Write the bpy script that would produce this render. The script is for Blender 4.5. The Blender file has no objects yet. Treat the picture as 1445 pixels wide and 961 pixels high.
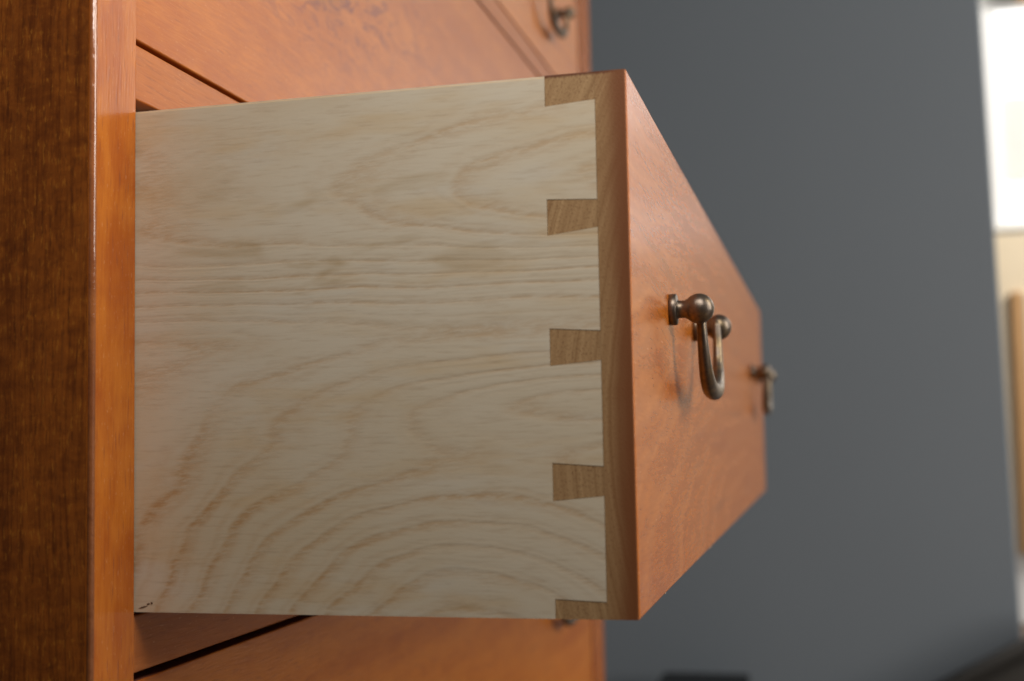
import bpy, bmesh, math, random
from mathutils import Matrix, Vector
random.seed(7)
scene = bpy.context.scene
COL = scene.collection

# ------------------------------------------------------------ camera
cam_d = bpy.data.cameras.new("camera"); cam = bpy.data.objects.new("camera", cam_d); COL.objects.link(cam)
RIGHT = (0.23905766, -0.97082436, -0.01874832)
UP = (-0.06799785, -0.03599843, 0.99703581)
FWD = (0.96862156, 0.23707421, 0.07461967)
m = Matrix.Identity(4)
for i in range(3):
    m[i][0], m[i][1], m[i][2] = RIGHT[i], UP[i], -FWD[i]
m.translation = (-0.36297, -0.21266, 0.05319)
cam.matrix_world = m
cam_d.sensor_width = 36.0; cam_d.lens = 44.508
cam_d.clip_start = 0.01; cam_d.clip_end = 60
cam_d.dof.use_dof = True; cam_d.dof.focus_distance = 0.425; cam_d.dof.aperture_fstop = 8.8
cam_d.dof.aperture_blades = 7
scene.camera = cam

# ------------------------------------------------------------ world and lamps
W_ = bpy.data.worlds.new("World"); scene.world = W_; W_.use_nodes = True
W_.node_tree.nodes["Background"].inputs[0].default_value = (0.62, 0.66, 0.70, 1)
W_.node_tree.nodes["Background"].inputs[1].default_value = 0.07

def area(name, loc, target, sx, sy, power, col):
    d = bpy.data.lights.new(name, 'AREA'); d.shape = 'RECTANGLE'; d.size = sx; d.size_y = sy
    d.energy = power; d.color = col
    o = bpy.data.objects.new(name, d); COL.objects.link(o); o.location = loc
    o.rotation_euler = (Vector(target) - Vector(loc)).to_track_quat('-Z', 'Y').to_euler()
    return o
area("window_light", (0.25, -2.9, 1.10), (0.3, 0, 0.1), 1.2, 2.5, 86, (1.0, 0.95, 0.87))
area("side_fill", (-0.20, -0.25, 0.42), (0.0, -0.10, 0.12), 0.22, 0.22, 1.75, (1.0, 0.95, 0.88))  # added fill, out of view: makes the drawer side brighter towards its top
area("far_room_light", (3.3, -2.3, 1.9), (4.6, -1.2, 0.4), 1.2, 1.2, 88, (1.0, 0.95, 0.88))
scene.view_settings.view_transform = 'Standard'; scene.view_settings.look = 'None'
scene.view_settings.exposure = 0.0; scene.view_settings.gamma = 1.0

# ------------------------------------------------------------ dimensions (metres)
D, W, H = 0.1598, 0.7928, 0.16         # how far the drawer is out, its width and height
SL, SR = 0.0243, 0.0621                # stile widths, near and far end
DEPTH = 0.44
FLOOR = -0.62
ZB, ZT = -0.205, 0.515                 # carcass bottom and top
WALLX = 2.3

# ------------------------------------------------------------ node helper
class NT:
    def __init__(s, name):
        s.m = bpy.data.materials.new(name); s.m.use_nodes = True
        s.t = s.m.node_tree; s.n = s.t.nodes
        s.b = s.n["Principled BSDF"]
    def put(s, inp, v):
        if isinstance(v, bpy.types.NodeSocket): s.t.links.new(v, inp)
        elif isinstance(v, V): s.t.links.new(v.s, inp)
        else: inp.default_value = v
    def math(s, op, a, b=None, c=None, clamp=False):
        n = s.n.new('ShaderNodeMath'); n.operation = op; n.use_clamp = clamp
        s.put(n.inputs[0], a)
        if b is not None: s.put(n.inputs[1], b)
        if c is not None: s.put(n.inputs[2], c)
        return V(s, n.outputs[0])
    def coords(s):
        n = s.n.new('ShaderNodeTexCoord'); q = s.n.new('ShaderNodeSeparateXYZ')
        s.t.links.new(n.outputs['Object'], q.inputs[0])
        return [V(s, q.outputs[i]) for i in range(3)]
    def vec(s, x, y, z):
        n = s.n.new('ShaderNodeCombineXYZ')
        for i, v in enumerate((x, y, z)): s.put(n.inputs[i], v)
        return n.outputs[0]
    def noise(s, vec, scale, detail=2.0, rough=0.5, dist=0.0):
        n = s.n.new('ShaderNodeTexNoise'); s.put(n.inputs['Vector'], vec)
        n.inputs['Scale'].default_value = scale; n.inputs['Detail'].default_value = detail
        n.inputs['Roughness'].default_value = rough; n.inputs['Distortion'].default_value = dist
        return V(s, n.outputs['Fac'])
    def step(s, v, lo, hi):
        n = s.n.new('ShaderNodeMapRange'); n.interpolation_type = 'SMOOTHSTEP'
        s.put(n.inputs[0], v); n.inputs[1].default_value = lo; n.inputs[2].default_value = hi
        return V(s, n.outputs[0])
    def mix(s, f, a, b, mode='MIX'):
        n = s.n.new('ShaderNodeMix'); n.data_type = 'RGBA'; n.blend_type = mode
        s.put(n.inputs[0], f)
        for i, c in ((6, a), (7, b)):
            s.put(n.inputs[i], (*c, 1) if isinstance(c, tuple) else c)
        return n.outputs[2]
    def bump(s, h, strength, dist):
        n = s.n.new('ShaderNodeBump'); n.inputs['Strength'].default_value = strength
        n.inputs['Distance'].default_value = dist; s.put(n.inputs['Height'], h)
        s.t.links.new(n.outputs[0], s.b.inputs['Normal'])
        return n.outputs[0]
    def set(s, **k):
        for a, v in k.items():
            a = a.replace('_', ' ')
            a = {'Base': 'Base Color'}.get(a, a)
            if isinstance(v, tuple): v = (*v, 1)
            s.put(s.b.inputs[a], v)
class V:
    def __init__(s, nt, sock): s.nt, s.s = nt, sock
    def __add__(s, o): return s.nt.math('ADD', s, o)
    __radd__ = __add__
    def __sub__(s, o): return s.nt.math('SUBTRACT', s, o)
    def __rsub__(s, o): return s.nt.math('SUBTRACT', o, s)
    def __mul__(s, o): return s.nt.math('MULTIPLY', s, o)
    __rmul__ = __mul__
    def __truediv__(s, o): return s.nt.math('DIVIDE', s, o)
    def exp(s): return s.nt.math('EXPONENT', s)
    def fract(s): return s.nt.math('FRACT', s)
    def clamp(s): return s.nt.math('ADD', s, 0.0, clamp=True)

# ------------------------------------------------------------ materials
def red_wood(name, axis='X', off=(0, 0, 0), light=(0.49, 0.158, 0.022), mid=(0.34, 0.086, 0.010), dark=(0.19, 0.052, 0.018),
             rough=0.26, mottle=0.35, figure=0.0, fig_at=(0.2, 0.09), streak=1.0, coat=0.03, pore=1.0, spec=0.35, sparkle=0.2, cath=0.0, pscale=1500, bumpy=0.18):
    t = NT(name); x, y, z = t.coords()
    x, y, z = x + off[0], y + off[1], z + off[2]
    k = 0.07
    if axis == 'X': L, A, B = x, z, y
    else: L, A, B = z, x, y
    warp = t.noise(t.vec(L * 0.5, A, B), 9, 2) - 0.5
    A2 = A + warp * 0.022
    band = t.noise(t.vec(L * k, A2, B), 62, 3, 0.6)
    fine = t.noise(t.vec(L * 0.10, A2, B), 800, 2, 0.6)
    pores = t.noise(t.vec(L * 0.085, A + warp * 0.01, B), pscale, 1.5, 0.6)
    mott = t.noise(t.vec(L * 0.55, A * 1.0, B), 75, 3, 0.55, 0.6)
    f = band * 0.9 * streak + fine * 0.45 + (mott - 0.5) * mottle * 2.0 - 0.18
    c = t.mix(t.step(f, 0.22, 0.74), mid, light)
    c = t.mix(t.step(band, 0.55, 0.78) * 0.5 * streak, c, dark)
    pm = t.step(pores, 0.58, 0.74) * t.step(t.noise(t.vec(L * 0.3, A, B), 60, 2), 0.3, 0.65)
    c = t.mix(pm * 0.6 * pore, c, dark)
    if cath:
        xo, zo = x - off[0], z - off[2]
        ex, ez = (xo - 0.5) / 0.5, zo / 0.075
        g = t.math('SQRT', ex * ex + ez * ez) * 6.5 + (t.noise(t.vec(x * 0.4, y, z), 30, 2) - 0.5) * 1.6
        r = g.fract()
        c = t.mix(t.step(r, 0.0, 0.2) * (1.0 - t.step(r, 0.25, 0.8)) * (0.3 + fine) * cath, c, (0.60, 0.23, 0.07))
        r2 = (g * 2.6 + 0.4).fract()
        c = t.mix(t.step(r2, 0.0, 0.4) * (1.0 - t.step(r2, 0.5, 0.95)) * fine * cath, c, dark)
    if figure:
        dx, dz = (x - fig_at[0]) / 0.11, (z - fig_at[1] - (x - fig_at[0]) * 0.2) / 0.026
        g = (0.0 - (dx * dx + dz * dz)).exp()
        swirl = t.noise(t.vec(x * 0.35, y, z), 120, 4, 0.65, 1.6)
        c = t.mix(t.step(swirl, 0.50, 0.62) * g * figure, c, (0.19, 0.040, 0.024))
    sp = t.noise(t.vec(L * 0.3, A, B), 1400, 1, 0.5)
    c = t.mix(t.step(sp, 0.66, 0.76) * sparkle, c, (0.72, 0.42, 0.2))
    t.b.inputs['Specular IOR Level'].default_value = spec
    t.set(Base=c, Roughness=t.math('MULTIPLY_ADD', fine, 0.10, rough - 0.05))
    t.b.inputs['Coat Weight'].default_value = coat
    t.b.inputs['Coat Roughness'].default_value = rough * 0.8
    t.bump(0.0 - pores * 0.7 - fine * 0.3 , bumpy, 0.0006)
    return t.m

M_front = red_wood('mahogany_drawer_front', 'X', (3.1, 0, 0.3), rough=0.25, mottle=0.2, streak=1.1, pore=0.5, light=(0.49, 0.140, 0.014), mid=(0.36, 0.089, 0.008), bumpy=0.03, cath=0.28, pscale=750, coat=0.03, spec=0.30, sparkle=0.3)
M_mid = red_wood('mahogany_figured_front', 'X', (0, 0, 0), rough=0.33, mottle=0.2, spec=0.26, pscale=1000, figure=1.0, fig_at=(0.21, 0.075), streak=0.8)
M_low = red_wood('mahogany_lower_front', 'X', (7.3, 0, 1.7), rough=0.33, mottle=0.2, pscale=1000, streak=1.1)
M_top = red_wood('mahogany_top_front', 'X', (5.3, 0, 4.7), rough=0.33, mottle=0.2, streak=1.2)
M_stile = red_wood('mahogany_stile', 'Z', (1.2, 0, 0), light=(0.42, 0.125, 0.014), mid=(0.31, 0.072, 0.008), rough=0.2, mottle=0.5, streak=1.0, coat=0.0, spec=0.30, pore=1.5, pscale=1000)
def arris():
    t = NT('thick_lacquer_arris'); x, y, z = t.coords()
    n = t.noise(t.vec(x, y, z), 60, 3, 0.6)
    t.set(Base=t.mix(t.step(n, 0.3, 0.7), (0.30, 0.10, 0.03), (0.20, 0.06, 0.02)), Roughness=0.16)
    t.b.inputs['Coat Weight'].default_value = 1.0; t.b.inputs['Coat Roughness'].default_value = 0.07
    t.bump(t.noise(t.vec(x, y, z * 0.8), 170, 3, 0.6), 0.5, 0.0012)
    return t.m
M_arris = arris()
M_rail = red_wood('mahogany_rail', 'X', (9.2, 0, 2.2), light=(0.44, 0.14, 0.03), mid=(0.32, 0.09, 0.016), rough=0.32, mottle=0.1, streak=0.8, spec=0.2, pscale=1000)
M_side = red_wood('mahogany_side_panel', 'Z', (0, 0, 0), light=(0.36, 0.165, 0.035), mid=(0.17, 0.062, 0.014), dark=(0.09, 0.03, 0.009), rough=0.3, mottle=0.75, streak=0.9)
def side_fix():
    # side panel lies in the y-z plane: grain runs up, the across-axis is y
    t = NT('mahogany_cabinet_side'); x, y, z = t.coords()
    warp = t.noise(t.vec(x, y, z * 0.4), 10, 2) - 0.5
    y2 = y + warp * 0.012
    band = t.noise(t.vec(x, y2, z * 0.06), 75, 3, 0.6)
    fine = t.noise(t.vec(x, y2, z * 0.05), 620, 2, 0.6)
    cross = t.noise(t.vec(x, y * 0.8, z * 1.2), 170, 4, 0.65, 0.4)
    f = band * 0.5 + fine * 0.7 + (cross - 0.5) * 0.55 - 0.05
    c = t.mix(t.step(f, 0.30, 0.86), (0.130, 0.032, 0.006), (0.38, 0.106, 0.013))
    fleck = t.noise(t.vec(x, y2, z * 0.22), 1150, 2, 0.6)
    c = t.mix(t.step(fleck, 0.54, 0.68) * t.step(cross, 0.35, 0.62) * 0.5, c, (0.50, 0.19, 0.024))
    c = t.mix(t.step(t.noise(t.vec(x, y2, z * 0.16), 1500, 1, 0.5), 0.58, 0.7) * 0.4, c, (0.07, 0.02, 0.006))
    c = t.mix(t.step(fine, 0.5, 0.75) * 0.5, c, (0.09, 0.026, 0.009))
    t.set(Base=c, Roughness=0.3); t.b.inputs['Specular IOR Level'].default_value = 0.3; t.bump(fine, 0.06, 0.0005)
    return t.m
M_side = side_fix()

def ash():
    t = NT('ash_drawer_side'); x, y, z = t.coords()
    s = 1.0 - y / D                     # 0 at the cabinet, 1 at the drawer front
    q = z / H                           # 0 at the bottom edge, 1 at the top edge
    def bump2(cs, cq, ws, wq):
        a, b = (s - cs) / ws, (q - cq) / wq
        return (0.0 - (a * a + b * b)).exp()
    wob = t.noise(t.vec(x, y * 0.5, z), 26, 2, 0.5) - 0.5
    wob2 = t.noise(t.vec(x, y * 0.3, z), 90, 2, 0.5) - 0.5
    f = (t.step(q, 0.50, 0.75) * 6.2 + bump2(1.06, 0.80, 0.52, 0.13) * 3.0 + bump2(1.06, 0.395, 0.58, 0.088) * 4.0
         + bump2(0.70, -0.14, 0.60, 0.44) * 11.5 + q * 1.2 + wob * 1.25 + wob2 * 0.42)
    r = f.fract()
    r2 = (f * 2.0 + wob * 1.5 + 0.4).fract()
    line = t.step(r, 0.0, 0.16) * (1.0 - t.step(r, 0.13, 0.46)) + t.step(r2, 0.0, 0.3) * (1.0 - t.step(r2, 0.3, 0.7)) * 0.30
    fib = t.noise(t.vec(x, y * 0.075, z), 1100, 3, 0.65)
    dash = t.noise(t.vec(x, y * 0.22, z + y * 0.12), 760, 3, 0.65)
    blot = t.noise(t.vec(x, y * 0.4, z), 16, 3, 0.6)
    amp = t.step(t.noise(t.vec(x, y * 0.35, z), 24, 2), 0.25, 0.7) * (1.0 - t.step(q, 0.68, 0.85) * 0.5) * t.step(t.noise(t.vec(x, y * 0.12, z), 95, 2), 0.28, 0.62)
    c = t.mix(t.step(blot, 0.3, 0.7), (0.60, 0.525, 0.41), (0.555, 0.455, 0.315))
    c = t.mix(t.step(t.noise(t.vec(x, y * 0.2, z + y * 0.03), 75, 3, 0.6), 0.50, 0.70) * 0.55, c, (0.56, 0.415, 0.245))
    c = t.mix(t.step(t.noise(t.vec(x, y * 0.25, z + 3.0), 60, 3, 0.6), 0.55, 0.72) * 0.4, c, (0.58, 0.54, 0.46))
    c = t.mix((line * (0.22 + amp * 0.78) * (0.35 + t.step(dash, 0.38, 0.60) * 0.65)) * 0.90, c, (0.43, 0.245, 0.100))
    c = t.mix(t.step(fib, 0.48, 0.74) * 0.30, c, (0.36, 0.25, 0.15))
    # brown stain smudges near the middle line
    st = t.step(t.noise(t.vec(x, y * 0.22, z + y * 0.05), 85, 3, 0.6, 0.3), 0.54, 0.68) * bump2(0.42, 0.70, 0.33, 0.16)
    c = t.mix(st * 0.6, c, (0.34, 0.22, 0.09))
    t.set(Base=c, Roughness=0.5)
    t.b.inputs['Specular IOR Level'].default_value = 0.35
    t.bump(dash * line * (-1.0) - fib * 0.25, 0.16, 0.0006)
    return t.m
M_ash = ash()
def plain_wood(name, a, b):
    t = NT(name); x, y, z = t.coords()
    n = t.noise(t.vec(x * 0.06, y * 0.06, z), 90, 3)
    t.set(Base=t.mix(t.step(n, 0.3, 0.7), a, b), Roughness=0.55); return t.m
M_inner = plain_wood('ash_inner_board', (0.56, 0.47, 0.36), (0.48, 0.37, 0.25))
M_edge = plain_wood('ash_lit_edge', (0.60, 0.40, 0.20), (0.52, 0.33, 0.15))  # warm light caught by the rounded top edge, put into the colour
M_carc = plain_wood('dusty_carcass_wood', (0.16, 0.07, 0.03), (0.11, 0.05, 0.022))

def end_grain():
    t = NT('mahogany_end_grain'); x, y, z = t.coords()
    w = t.noise(t.vec(x, y, z), 40, 2) - 0.5
    yy, zz = y + 0.20, z - 0.055
    g = (t.math('SQRT', yy * yy + zz * zz) + w * 0.0022) * 1250
    ring = t.noise(t.vec(g * 0.42, 0.0, 0.0), 1.0, 2, 0.6)
    speck = t.noise(t.vec(x, y * 1.1, z), 1300, 3, 0.65)
    c = t.mix(t.step(ring, 0.25, 0.75), (0.27, 0.15, 0.065), (0.45, 0.285, 0.14))
    c = t.mix(t.step(speck, 0.50, 0.70) * 0.6, c, (0.15, 0.068, 0.028))
    c = t.mix((1.0 - t.step(y + w * 0.002, 0.0082, 0.0112)) * 0.30, c, (0.21, 0.095, 0.033))
    # varnish that crept round from the front face and along the cut of the pins
    creep = 1.0 - t.step(y + (speck - 0.5) * 0.003 + w * 0.003, 0.0006, 0.0066)
    creep = t.math('MAXIMUM', creep, t.step(z + (speck - 0.5) * 0.0012, H - 0.0012, H - 0.0003))
    c = t.mix(creep * 0.9, c, (0.105, 0.026, 0.012))
    c = t.mix((1.0 - t.step(y + w * 0.004, 0.001, 0.0098)) * 0.75, c, (0.20, 0.07, 0.022))
    t.set(Base=c, Roughness=0.5); t.b.inputs['Specular IOR Level'].default_value = 0.3
    t.bump(speck, 0.2, 0.0004)
    return t.m
M_end = end_grain()
def lacquer_edge():
    t = NT('dark_lacquered_edge'); x, y, z = t.coords()
    n = t.noise(t.vec(x, y, z), 300, 2)
    t.set(Base=t.mix(n, (0.10, 0.032, 0.022), (0.19, 0.06, 0.035)), Roughness=0.35); return t.m
M_lac = lacquer_edge()

def brass():
    t = NT('aged_brass'); x, y, z = t.coords()
    n = t.noise(t.vec(x, y, z), 190, 4, 0.6)
    n2 = t.noise(t.vec(x, y, z), 900, 3, 0.6)
    c = t.mix(t.step(n, 0.42, 0.68), (0.15, 0.12, 0.098), (0.25, 0.18, 0.10))
    c = t.mix(t.step(n2, 0.45, 0.7) * 0.5, c, (0.08, 0.062, 0.05))
    t.set(Base=c, Metallic=0.85, Roughness=t.math('MULTIPLY_ADD', n2, 0.2, 0.27))
    t.bump(n2, 0.12, 0.0006)
    return t.m
M_brass = brass()
def flat(name, col, rough=0.7, var=0.08, sc=6):
    t = NT(name); x, y, z = t.coords()
    n = t.noise(t.vec(x, y, z), sc, 3)
    b = tuple(c * (1 - var) for c in col)
    t.set(Base=t.mix(n, col, b), Roughness=rough); return t.m
M_wall = flat('grey_wall_paint', (0.246, 0.280, 0.320), 0.62, 0.06, 3)
M_white = flat('white_wall_paint', (0.80, 0.80, 0.78), 0.6, 0.04)
M_trim = flat('white_gloss_trim', (0.82, 0.83, 0.83), 0.35, 0.02)
M_panel = flat('off_white_blind', (0.74, 0.725, 0.70), 0.7, 0.10, 5)
M_floor = flat('dark_floor_boards', (0.15, 0.09, 0.05), 0.45, 0.4, 8)
M_black = flat('black_plastic', (0.010, 0.010, 0.011), 0.45, 0.2)
M_brown = flat('dark_brown_cloth', (0.034, 0.029, 0.024), 0.95, 0.3, 60)
M_pale = flat('pale_cream_wood', (0.84, 0.71, 0.51), 0.5, 0.12, 9)
M_tan = flat('orange_brown_wood', (0.58, 0.33, 0.14), 0.45, 0.2, 12)
M_chip = flat('bare_chipped_wood', (0.10, 0.045, 0.02), 0.8, 0.3, 900)
def glow(name, col, s):
    t = NT(name); t.set(Base=(0.8, 0.8, 0.8), Roughness=0.1)
    t.b.inputs['Emission Color'].default_value = (*col, 1); t.b.inputs['Emission Strength'].default_value = s
    return t.m
M_day = glow('daylit_window_glass', (0.97, 0.985, 1.0), 0.98)

# ------------------------------------------------------------ mesh helpers
def link(name, bm, mats, parent=None, loc=(0, 0, 0), smooth=False):
    me = bpy.data.meshes.new(name); bm.normal_update(); bm.to_mesh(me); bm.free()
    for mm in (mats if isinstance(mats, (list, tuple)) else [mats]): me.materials.append(mm)
    if smooth:
        for p in me.polygons: p.use_smooth = True
    o = bpy.data.objects.new(name, me); COL.objects.link(o); o.location = loc
    if parent: o.parent = parent
    return o
def add_box(bm, x0, x1, y0, y1, z0, z1, bev=0.0, seg=2, edges=None):
    vs = [bm.verts.new((x, y, z)) for z in (z0, z1) for y in (y0, y1) for x in (x0, x1)]
    fs = [bm.faces.new([vs[i] for i in f]) for f in ((0, 2, 3, 1), (4, 5, 7, 6), (0, 1, 5, 4), (2, 6, 7, 3), (0, 4, 6, 2), (1, 3, 7, 5))]
    if bev:
        es = set(e for f in fs for e in f.edges)
        if edges: es = {e for e in es if edges((e.verts[0].co + e.verts[1].co) / 2)}
        bmesh.ops.bevel(bm, geom=list(es), offset=bev, segments=seg, profile=0.5, affect='EDGES')
def box(*a, **k):
    bm = bmesh.new(); add_box(bm, *a, **k); return bm
def prism_x(bm, pts, x0, x1, bev=0.0):
    """pts (y,z) counter-clockwise seen from -x; extruded from x0 to x1"""
    a = [bm.verts.new((x0, p[0], p[1])) for p in pts]; b = [bm.verts.new((x1, p[0], p[1])) for p in pts]
    n = len(pts)
    fs = [bm.faces.new(a), bm.faces.new(b[::-1])]
    for i in range(n):
        fs.append(bm.faces.new((a[i], b[i], b[(i + 1) % n], a[(i + 1) % n])))
    bmesh.ops.recalc_face_normals(bm, faces=fs)
    if bev:
        es = [e for e in fs[0].edges]
        bmesh.ops.bevel(bm, geom=es, offset=bev, segments=1, affect='EDGES')
def lathe_y(bm, prof, cx=0, cz=0, n=28):
    """prof: list of (radius, y)"""
    rings = []
    for r, y in prof:
        if r < 1e-6: rings.append([bm.verts.new((cx, y, cz))])
        else: rings.append([bm.verts.new((cx + r * math.cos(2 * math.pi * i / n), y, cz + r * math.sin(2 * math.pi * i / n))) for i in range(n)])
    fs = []
    for a, b in zip(rings, rings[1:]):
        for i in range(n):
            j = (i + 1) % n
            q = [a[i % len(a)], a[j % len(a)], b[j % len(b)], b[i % len(b)]]
            q2 = []
            for v in q:
                if v not in q2: q2.append(v)
            if len(q2) > 2: fs.append(bm.faces.new(q2))
    bmesh.ops.recalc_face_normals(bm, faces=fs)
def tube(bm, path, radii, n=14):
    rings = []
    for i, p in enumerate(path):
        p = Vector(p)
        t = (Vector(path[min(i + 1, len(path) - 1)]) - Vector(path[max(i - 1, 0)])).normalized()
        u = Vector((0, 1, 0)); v = t.cross(u).normalized()
        rings.append([bm.verts.new(p + (u * math.cos(a) * 0.88 + v * math.sin(a)) * radii[i]) for a in [2 * math.pi * k / n for k in range(n)]])
    fs = []
    for a, b in zip(rings, rings[1:]):
        for k in range(n): fs.append(bm.faces.new((a[k], a[(k + 1) % n], b[(k + 1) % n], b[k])))
    fs.append(bm.faces.new(rings[0])); fs.append(bm.faces.new(rings[-1]))
    bmesh.ops.recalc_face_normals(bm, faces=fs)
def thing(name, label, cat, loc, group=None):
    o = bpy.data.objects.new(name, None); COL.objects.link(o); o.location = loc; o.empty_display_size = 0.05
    o['label'] = label; o['category'] = cat
    if group: o['group'] = group
    return o
def structure(o): o['kind'] = 'structure'; return o

# ------------------------------------------------------------ setting
structure(link('floor', box(-3, 6, -5, 3, FLOOR - 0.05, FLOOR), M_floor))
# grey wall across the far end; its free edge leans a little
bm = bmesh.new()
e0, e1 = (-0.5727, -0.45), (-0.5495, 0.918)
sl = (e1[0] - e0[0]) / (e1[1] - e0[1])
ze = lambda z: e0[0] + sl * (z - e0[1])
prism_x(bm, [(ze(FLOOR), FLOOR), (ze(2.2), 2.2), (3.0, 2.2), (3.0, FLOOR)], WALLX, WALLX + 0.12, bev=0.004)
structure(link('grey_wall', bm, M_wall))
structure(link('far_wall', box(4.6, 4.7, -4.5, 3.0, FLOOR, 2.4), M_white))

# ------------------------------------------------------------ chest of drawers
chest = thing('chest_of_drawers', 'glossy reddish brown wooden chest with plain frame and drawers, one pulled out', 'chest of drawers', (0, 0, FLOOR))
def cpart(name, bm, mat): return link(name, bm, mat, chest, (0, 0, -FLOOR))
front_edge = lambda c: True
# near side panel (dark when seen from its end) and the two front stiles
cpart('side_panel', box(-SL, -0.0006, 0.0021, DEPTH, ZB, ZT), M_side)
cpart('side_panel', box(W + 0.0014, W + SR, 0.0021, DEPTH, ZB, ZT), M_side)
st = lambda x0, x1, s: box(x0, x1, 0.0, 0.002, ZB, ZT, bev=0.0016, seg=6, edges=lambda c: abs(c.x - s) < 1e-5 and c.y < 1e-5)
for x0, x1, s_ in ((-SL, -0.0004, -SL), (W + 0.0012, W + SR, W + SR)):
    bm = st(x0, x1, s_)
    for f in bm.faces:
        f.normal_update()
        if abs(f.normal.x) > 0.12 and f.normal.y < -0.12: f.material_index = 1; f.smooth = True
    cpart('stile', bm, [M_stile, M_arris])
rails = [(-0.0192, -0.0012), (0.1642, 0.1824), (0.3425, 0.3582), (0.4615, 0.480), (ZB, -0.186)]
for a, b in rails:
    cpart('rail', box(0.0004, W, 0.0006, 0.022, a, b, bev=0.0005), M_rail)
    cpart('drawer_divider', box(0.0004, W, 0.0225, DEPTH - 0.01, b - 0.012, b - 0.001), M_carc)
cpart('top_board', box(-SL - 0.006, W + SR + 0.006, -0.006, DEPTH + 0.004, ZT, ZT + 0.02, bev=0.003), M_stile)
cpart('top_rail', box(0.0004, W, 0.0006, 0.022, 0.4802, ZT), M_rail)
cpart('bottom_board', box(0.0, W + 0.0008, 0.024, DEPTH - 0.009, ZB, ZB + 0.011), M_carc)
cpart('back_panel', box(0.0, W + 0.0008, DEPTH - 0.008, DEPTH - 0.001, ZB + 0.002, ZT - 0.001), M_carc)
for x in (-SL + 0.004, W + SR - 0.044):
    for y in (0.006, DEPTH - 0.046):
        bm = bmesh.new(); add_box(bm, x, x + 0.04, y, y + 0.04, FLOOR, ZB, bev=0.003)
        for v in bm.verts:
            if v.co.z < FLOOR + 0.1:
                v.co.x = x + 0.02 + (v.co.x - x - 0.02) * 0.65; v.co.y = y + 0.02 + (v.co.y - y - 0.02) * 0.65
        cpart('leg', bm, M_stile)

# ------------------------------------------------------------ drawer pulls
def pull_meshes():
    bm = bmesh.new()
    hw = 0.0355; pts = []; rad = []
    N = 40
    for i in range(N + 1):
        u = i / N
        a = math.pi * u
        e = 2 / 2.9
        cx = math.copysign(abs(math.cos(a)) ** e, -math.cos(a)); sz = abs(math.sin(a)) ** e
        pts.append((hw * cx * (1.0 - 0.06 * sz), -0.0103, -0.0285 * sz)); rad.append(0.0020 + 0.0016 * sz ** 2.0)
    top = [(-hw, -0.0103, 0.0022), (-hw, -0.0103, 0.0014)]; tr = [0.0006, 0.0015]
    path = top + pts + [(hw, -0.0103, 0.0014), (hw, -0.0103, 0.0022)]; rr = tr + rad + tr[::-1]
    tube(bm, path, rr, 16)
    bail = bm
    bm = bmesh.new()
    prof = [(0, 0.0), (0.0054, 0.0), (0.0057, -0.0003), (0.0057, -0.0023), (0.0053, -0.0027), (0.0035, -0.0028), (0.0032, -0.0034), (0.0032, -0.0055), (0.0036, -0.0060)]
    ball_c, r = -0.0105, 0.0055
    a0 = math.acos(min(1, (ball_c * -1 - 0.0066) / r)) if False else None
    th0 = math.asin(0.0036 / r)
    for i in range(15):
        th = th0 + (math.pi - th0) * i / 14
        prof.append((r * math.sin(th) if i < 14 else 0, ball_c + r * math.cos(th)))
    lathe_y(bm, prof, n=32)
    post = bm
    bm = bmesh.new()
    # short pin that joins ball and bail
    n = 12
    r0 = [bm.verts.new((0.004, -0.0103 + 0.0011 * math.cos(2 * math.pi * k / n), 0.0011 * math.sin(2 * math.pi * k / n))) for k in range(n)]
    r1 = [bm.verts.new((0.0092, v.co.y, v.co.z)) for v in r0]
    for k in range(n): bm.faces.new((r0[k], r0[(k + 1) % n], r1[(k + 1) % n], r1[k]))
    bm.faces.new(r1); bm.faces.new(r0[::-1])
    bmesh.ops.recalc_face_normals(bm, faces=bm.faces[:])
    return bail, post, bm
b_, p_, n_ = pull_meshes()
def to_mesh(name, bm, mat):
    me = bpy.data.meshes.new(name); bm.to_mesh(me); bm.free(); me.materials.append(mat)
    for p in me.polygons: p.use_smooth = True
    return me
ME_bail, ME_post, ME_pin = to_mesh('bail', b_, M_brass), to_mesh('post', p_, M_brass), to_mesh('hinge_pin', n_, M_brass)
PS = 0.0433
def pull(parent, x, z, swing=0.0):
    root = bpy.data.objects.new('drop_pull', None); COL.objects.link(root); root.parent = parent; root.location = (x, 0, z); root.empty_display_size = 0.01
    def sub(name, me, loc, rot=(0, 0, 0)):
        o = bpy.data.objects.new(name, me); COL.objects.link(o); o.parent = root; o.location = loc; o.rotation_euler = rot; return o
    b = sub('bail', ME_bail, (0, 0, 0))
    b.matrix_parent_inverse = Matrix.Translation((0, -0.0103, 0)) @ Matrix.Rotation(swing, 4, 'X') @ Matrix.Translation((0, 0.0103, 0))
    for s in (-1, 1):
        sub('post', ME_post, (s * PS, 0, 0), (0, 0.4 * s + x, 0))
        sub('hinge_pin', ME_pin, (s * PS, 0, 0) if s < 0 else (s * PS, -0.0206, 0), (0, 0, 0) if s < 0 else (0, 0, math.pi))
    return root

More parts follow.
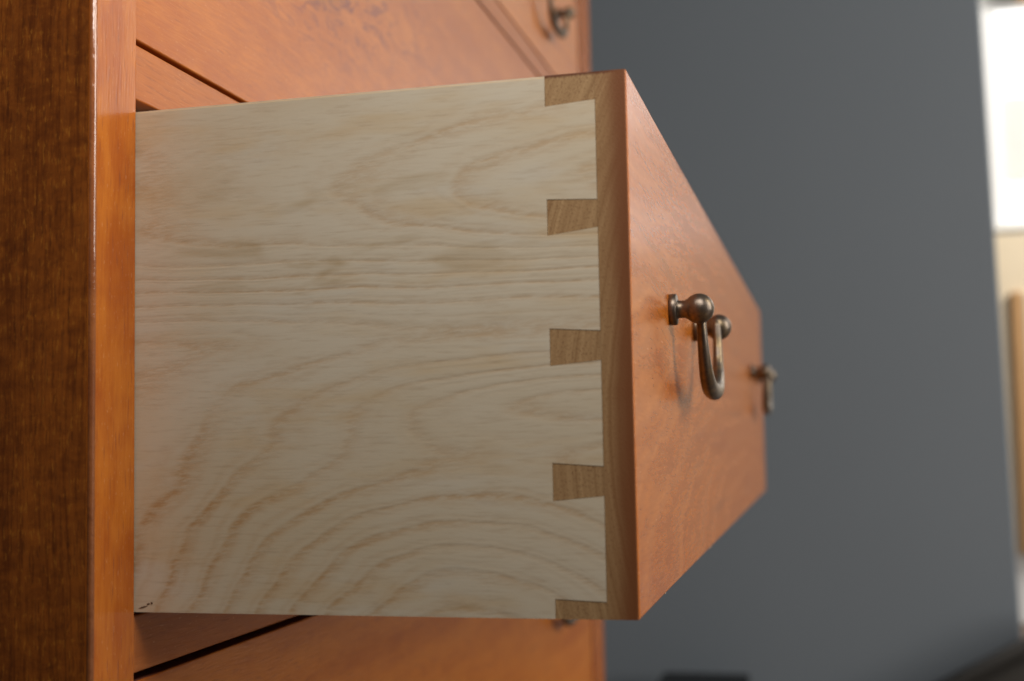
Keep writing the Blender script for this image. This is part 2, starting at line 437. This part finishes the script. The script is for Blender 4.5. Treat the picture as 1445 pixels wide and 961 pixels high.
# ------------------------------------------------------------ drawers
ST = 0.012                                   # side thickness
YP, YL = 0.0245, 0.0094                      # pin depth, lap thickness (from the front face)
GR = 'drawers of the chest'
def make_drawer(label, y, z, h, mat, pins=None, pull_z=None, dep=0.40):
    d = thing('drawer', label, 'drawer', (0, y, z), GR)
    # front board: a lap over the full width, the inner thickness between the sides
    bm = bmesh.new()
    add_box(bm, 0.0, W, 0.0, YL, 0.0, h, bev=0.0006, seg=3, edges=lambda c: c.y < 1e-5)
    for f in bm.faces:
        n = f.normal
        f.normal_update()
        c = f.calc_center_median()
        if abs(f.normal.x) > 0.9: f.material_index = 1
        elif f.normal.z > 0.9: f.material_index = 2
    add_box(bm, ST, W - ST, YL - 0.0001, YP, 0.0003, h - 0.0003)
    fr = link('drawer_front', bm, [mat, M_end, M_lac], d)
    k = h / H
    P = pins
    # side boards with the sockets for the pins cut out of their front end
    g = 0.00010
    for x0, flip in ((0.0, 1), (W - ST, -1)):
        pts = [(dep, 0.0), (dep, h), ]
        seq = []
        for (lt, lb, rt, rb) in P:      # z of pin: left top, left bottom, right top, right bottom
            seq.append((lt, lb, rt, rb))
        ring = [(dep, h)]
        lt, lb, rt, rb = seq[0]
        ring += [(YP + g, h), (YP + g, lb - g), (YL + g, rb - g)]
        for (lt, lb, rt, rb) in seq[1:-1]:
            ring += [(YL + g, rt + g), (YP + g, lt + g), (YP + g, lb - g), (YL + g, rb - g)]
        lt, lb, rt, rb = seq[-1]
        ring += [(YL + g, rt + g), (YP + g, lt + g), (YP + g, 0.0), (dep, 0.0)]
        bm = bmesh.new(); prism_x(bm, ring[::-1], x0, x0 + ST)
        bmesh.ops.bevel(bm, geom=[e for e in bm.edges if all(abs(v.co.z - h) < 1e-6 for v in e.verts) and e.calc_length() > 0.1], offset=0.0007, segments=3, affect='EDGES')
        for f in bm.faces:
            f.normal_update()
            if f.normal.z > 0.2: f.material_index = 1
        link('drawer_side', bm, [M_ash, M_edge], d)
        for i, (lt, lb, rt, rb) in enumerate(seq):
            bm = bmesh.new()
            xo = x0 + (0.00012 if flip > 0 else -0.00012)
            t = min(lt, h); 
            prism_x(bm, [(YL, rb), (YP, lb), (YP, t), (YL, min(rt, h))], xo, xo + ST)
            for f in bm.faces:
                f.normal_update()
                if f.normal.z > 0.99: f.material_index = 1
            link('dovetail_pin', bm, [M_end, M_lac], fr)
    link('back_board', box(ST, W - ST, dep - 0.012, dep, 0.012, h - 0.012), M_inner, d)
    link('bottom_board', box(ST, W - ST, YP, dep - 0.0122, 0.008, 0.013), M_inner, d)
    for x in (0.1380, W - 0.1400):
        pull(d, x, pull_z if pull_z else 0.61 * h, -0.03 if x < 0.4 else 0.02)
    return d
PINS = [(0.160, 0.1507, 0.160, 0.1518), (0.1226, 0.1119, 0.1218, 0.1137), (0.0842, 0.0733, 0.0831, 0.0746), (0.0448, 0.0339, 0.0437, 0.0353), (0.0056, 0.0, 0.0049, 0.0)]
def scaled(h): return [tuple(v * h / H for v in p) for p in PINS]
open_d = make_drawer('drawer pulled out of the chest, its pale dovetailed side board facing the viewer', -D, 0.0, H, M_front, PINS, 0.0975)
make_drawer('closed drawer directly above the pulled out drawer, its front dark figured near the top', 0.0006, 0.1840, 0.1566, M_mid, scaled(0.1560), 0.104)
make_drawer('small closed drawer at the top of the picture, dark metal pull near the grey wall', 0.0006, 0.3598, 0.1000, M_top, scaled(0.1000), 0.0585)
make_drawer('closed drawer directly below the pulled out drawer, orange brown plain front', 0.0006, -0.1845, 0.1628, M_low, scaled(0.1628), 0.1162)

# small chips broken from the lower edge of the open drawer's side, next to the stile
for (cy, cz, sy, sz, tilt) in ((-0.0030, 0.0016, 0.0030, 0.00035, 0.25), (-0.0048, 0.0026, 0.0011, 0.0005, 0.3), (-0.0060, 0.0029, 0.0006, 0.0009, 0.9)):
    bm = bmesh.new()
    bmesh.ops.create_icosphere(bm, subdivisions=2, radius=1.0)
    for v in bm.verts:
        v.co = Vector((v.co.x * 0.00025, v.co.y * sy * (1 + 0.3 * math.sin(9 * v.co.z)) * 0.5, v.co.z * sz * 0.5))
    bmesh.ops.rotate(bm, verts=bm.verts[:], cent=(0, 0, 0), matrix=Matrix.Rotation(-tilt, 3, 'X'))
    link('edge_chip', bm, M_chip, open_d, (0.0, cy + D, cz))

# pale nicks along the lower edge of the open drawer's front
for (cx, cz, r) in ((0.0605, 0.0001, 0.00045), (0.2305, 0.0001, 0.0007)):
    bm = bmesh.new(); bmesh.ops.create_icosphere(bm, subdivisions=2, radius=1.0)
    for v in bm.verts:
        k = 1 + 0.35 * math.sin(7 * v.co.x + 5 * v.co.z + cx * 90)
        v.co = Vector((v.co.x * r * 1.4 * k, v.co.y * r * 0.5, v.co.z * r * 0.55 * k))
    link('edge_nick', bm, M_inner, open_d, (cx, 0.0002, cz))

# ------------------------------------------------------------ things by the grey wall
bx = thing('black_box', 'small black box low in front of the grey wall, blurred', 'box', (2.16, 0.035, FLOOR))
link('body', box(-0.08, 0.08, -0.083, 0.083, 0.0, 0.172, bev=0.006), M_black, bx)
link('lid', box(-0.082, 0.082, -0.086, 0.086, 0.1725, 0.190, bev=0.005), M_black, bx)
bm = bmesh.new()
prism_x(bm, [(-0.235, -0.530), (-0.300, -0.4985), (-0.69, -0.287), (-0.75, -0.300), (-0.78, -0.34), (-0.78, FLOOR), (-0.20, FLOOR), (-0.205, -0.56)], 2.14, 2.27)
bmesh.ops.bevel(bm, geom=bm.edges[:], offset=0.012, segments=3, affect='EDGES')
cu = link('cushion', bm, M_brown, smooth=True)
cu['label'] = 'dark brown sloping cushion in the bottom right corner before the grey wall'; cu['category'] = 'cushion'

# ------------------------------------------------------------ bright room past the wall
wn = thing('window', 'bright white framed window beyond the end of the grey wall', 'window', (4.6, -1.4, 0.78))
def wp(name, x0, x1, y0, y1, z0, z1, mat, bev=0.004): return link(name, box(x0 - 4.6, x1 - 4.6, y0 + 1.4, y1 + 1.4, z0 - 0.78, z1 - 0.78, bev=bev), mat, wn)
wp('casing', 4.54, 4.598, -0.885, -0.78, 0.80, 1.60, M_trim); wp('casing', 4.54, 4.598, -2.1, -2.0, 0.80, 1.60, M_trim)
wp('sill', 4.50, 4.598, -2.12, -0.74, 0.765, 0.7985, M_trim)
wp('panel', 4.555, 4.598, -1.998, -0.887, 0.95, 1.27, M_panel)
for y0, y1 in ((-1.43, -0.889), (-1.998, -1.47)):
    for z0, z1 in ((0.80, 0.948), (1.272, 1.60)):
        wp('pane', 4.575, 4.585, y0, y1, z0, z1, M_day, 0.0)
for z0, z1 in ((0.80, 0.948), (1.272, 1.60)): wp('mullion', 4.55, 4.598, -1.468, -1.432, z0, z1, M_trim)
wp('pelmet', 4.46, 4.598, -2.15, -0.965, 1.635, 1.75, M_tan)

cb = thing('cupboard', 'pale cream wooden cupboard with an orange brown upright, under the bright window', 'cupboard', (4.4, -1.2, FLOOR))
def cp(name, x0, x1, y0, y1, z0, z1, mat, bev=0.004): return link(name, box(x0 - 4.4, x1 - 4.4, y0 + 1.2, y1 + 1.2, z0 - FLOOR, z1 - FLOOR, bev=bev), mat, cb)
cp('body', 4.27, 4.49, -1.7, -0.70, -0.38, 0.715, M_pale)
cp('plinth', 4.30, 4.49, -1.69, -0.71, FLOOR, -0.3815, M_trim)
cp('upright', 4.245, 4.2685, -0.888, -0.852, -0.375, 0.512, M_tan)
cp('door', 4.252, 4.2685, -1.28, -0.892, -0.37, 0.505, M_pale)
cp('upright', 4.245, 4.2685, -1.32, -1.284, -0.375, 0.512, M_tan)
cp('door', 4.252, 4.2685, -1.69, -1.324, -0.37, 0.505, M_pale)
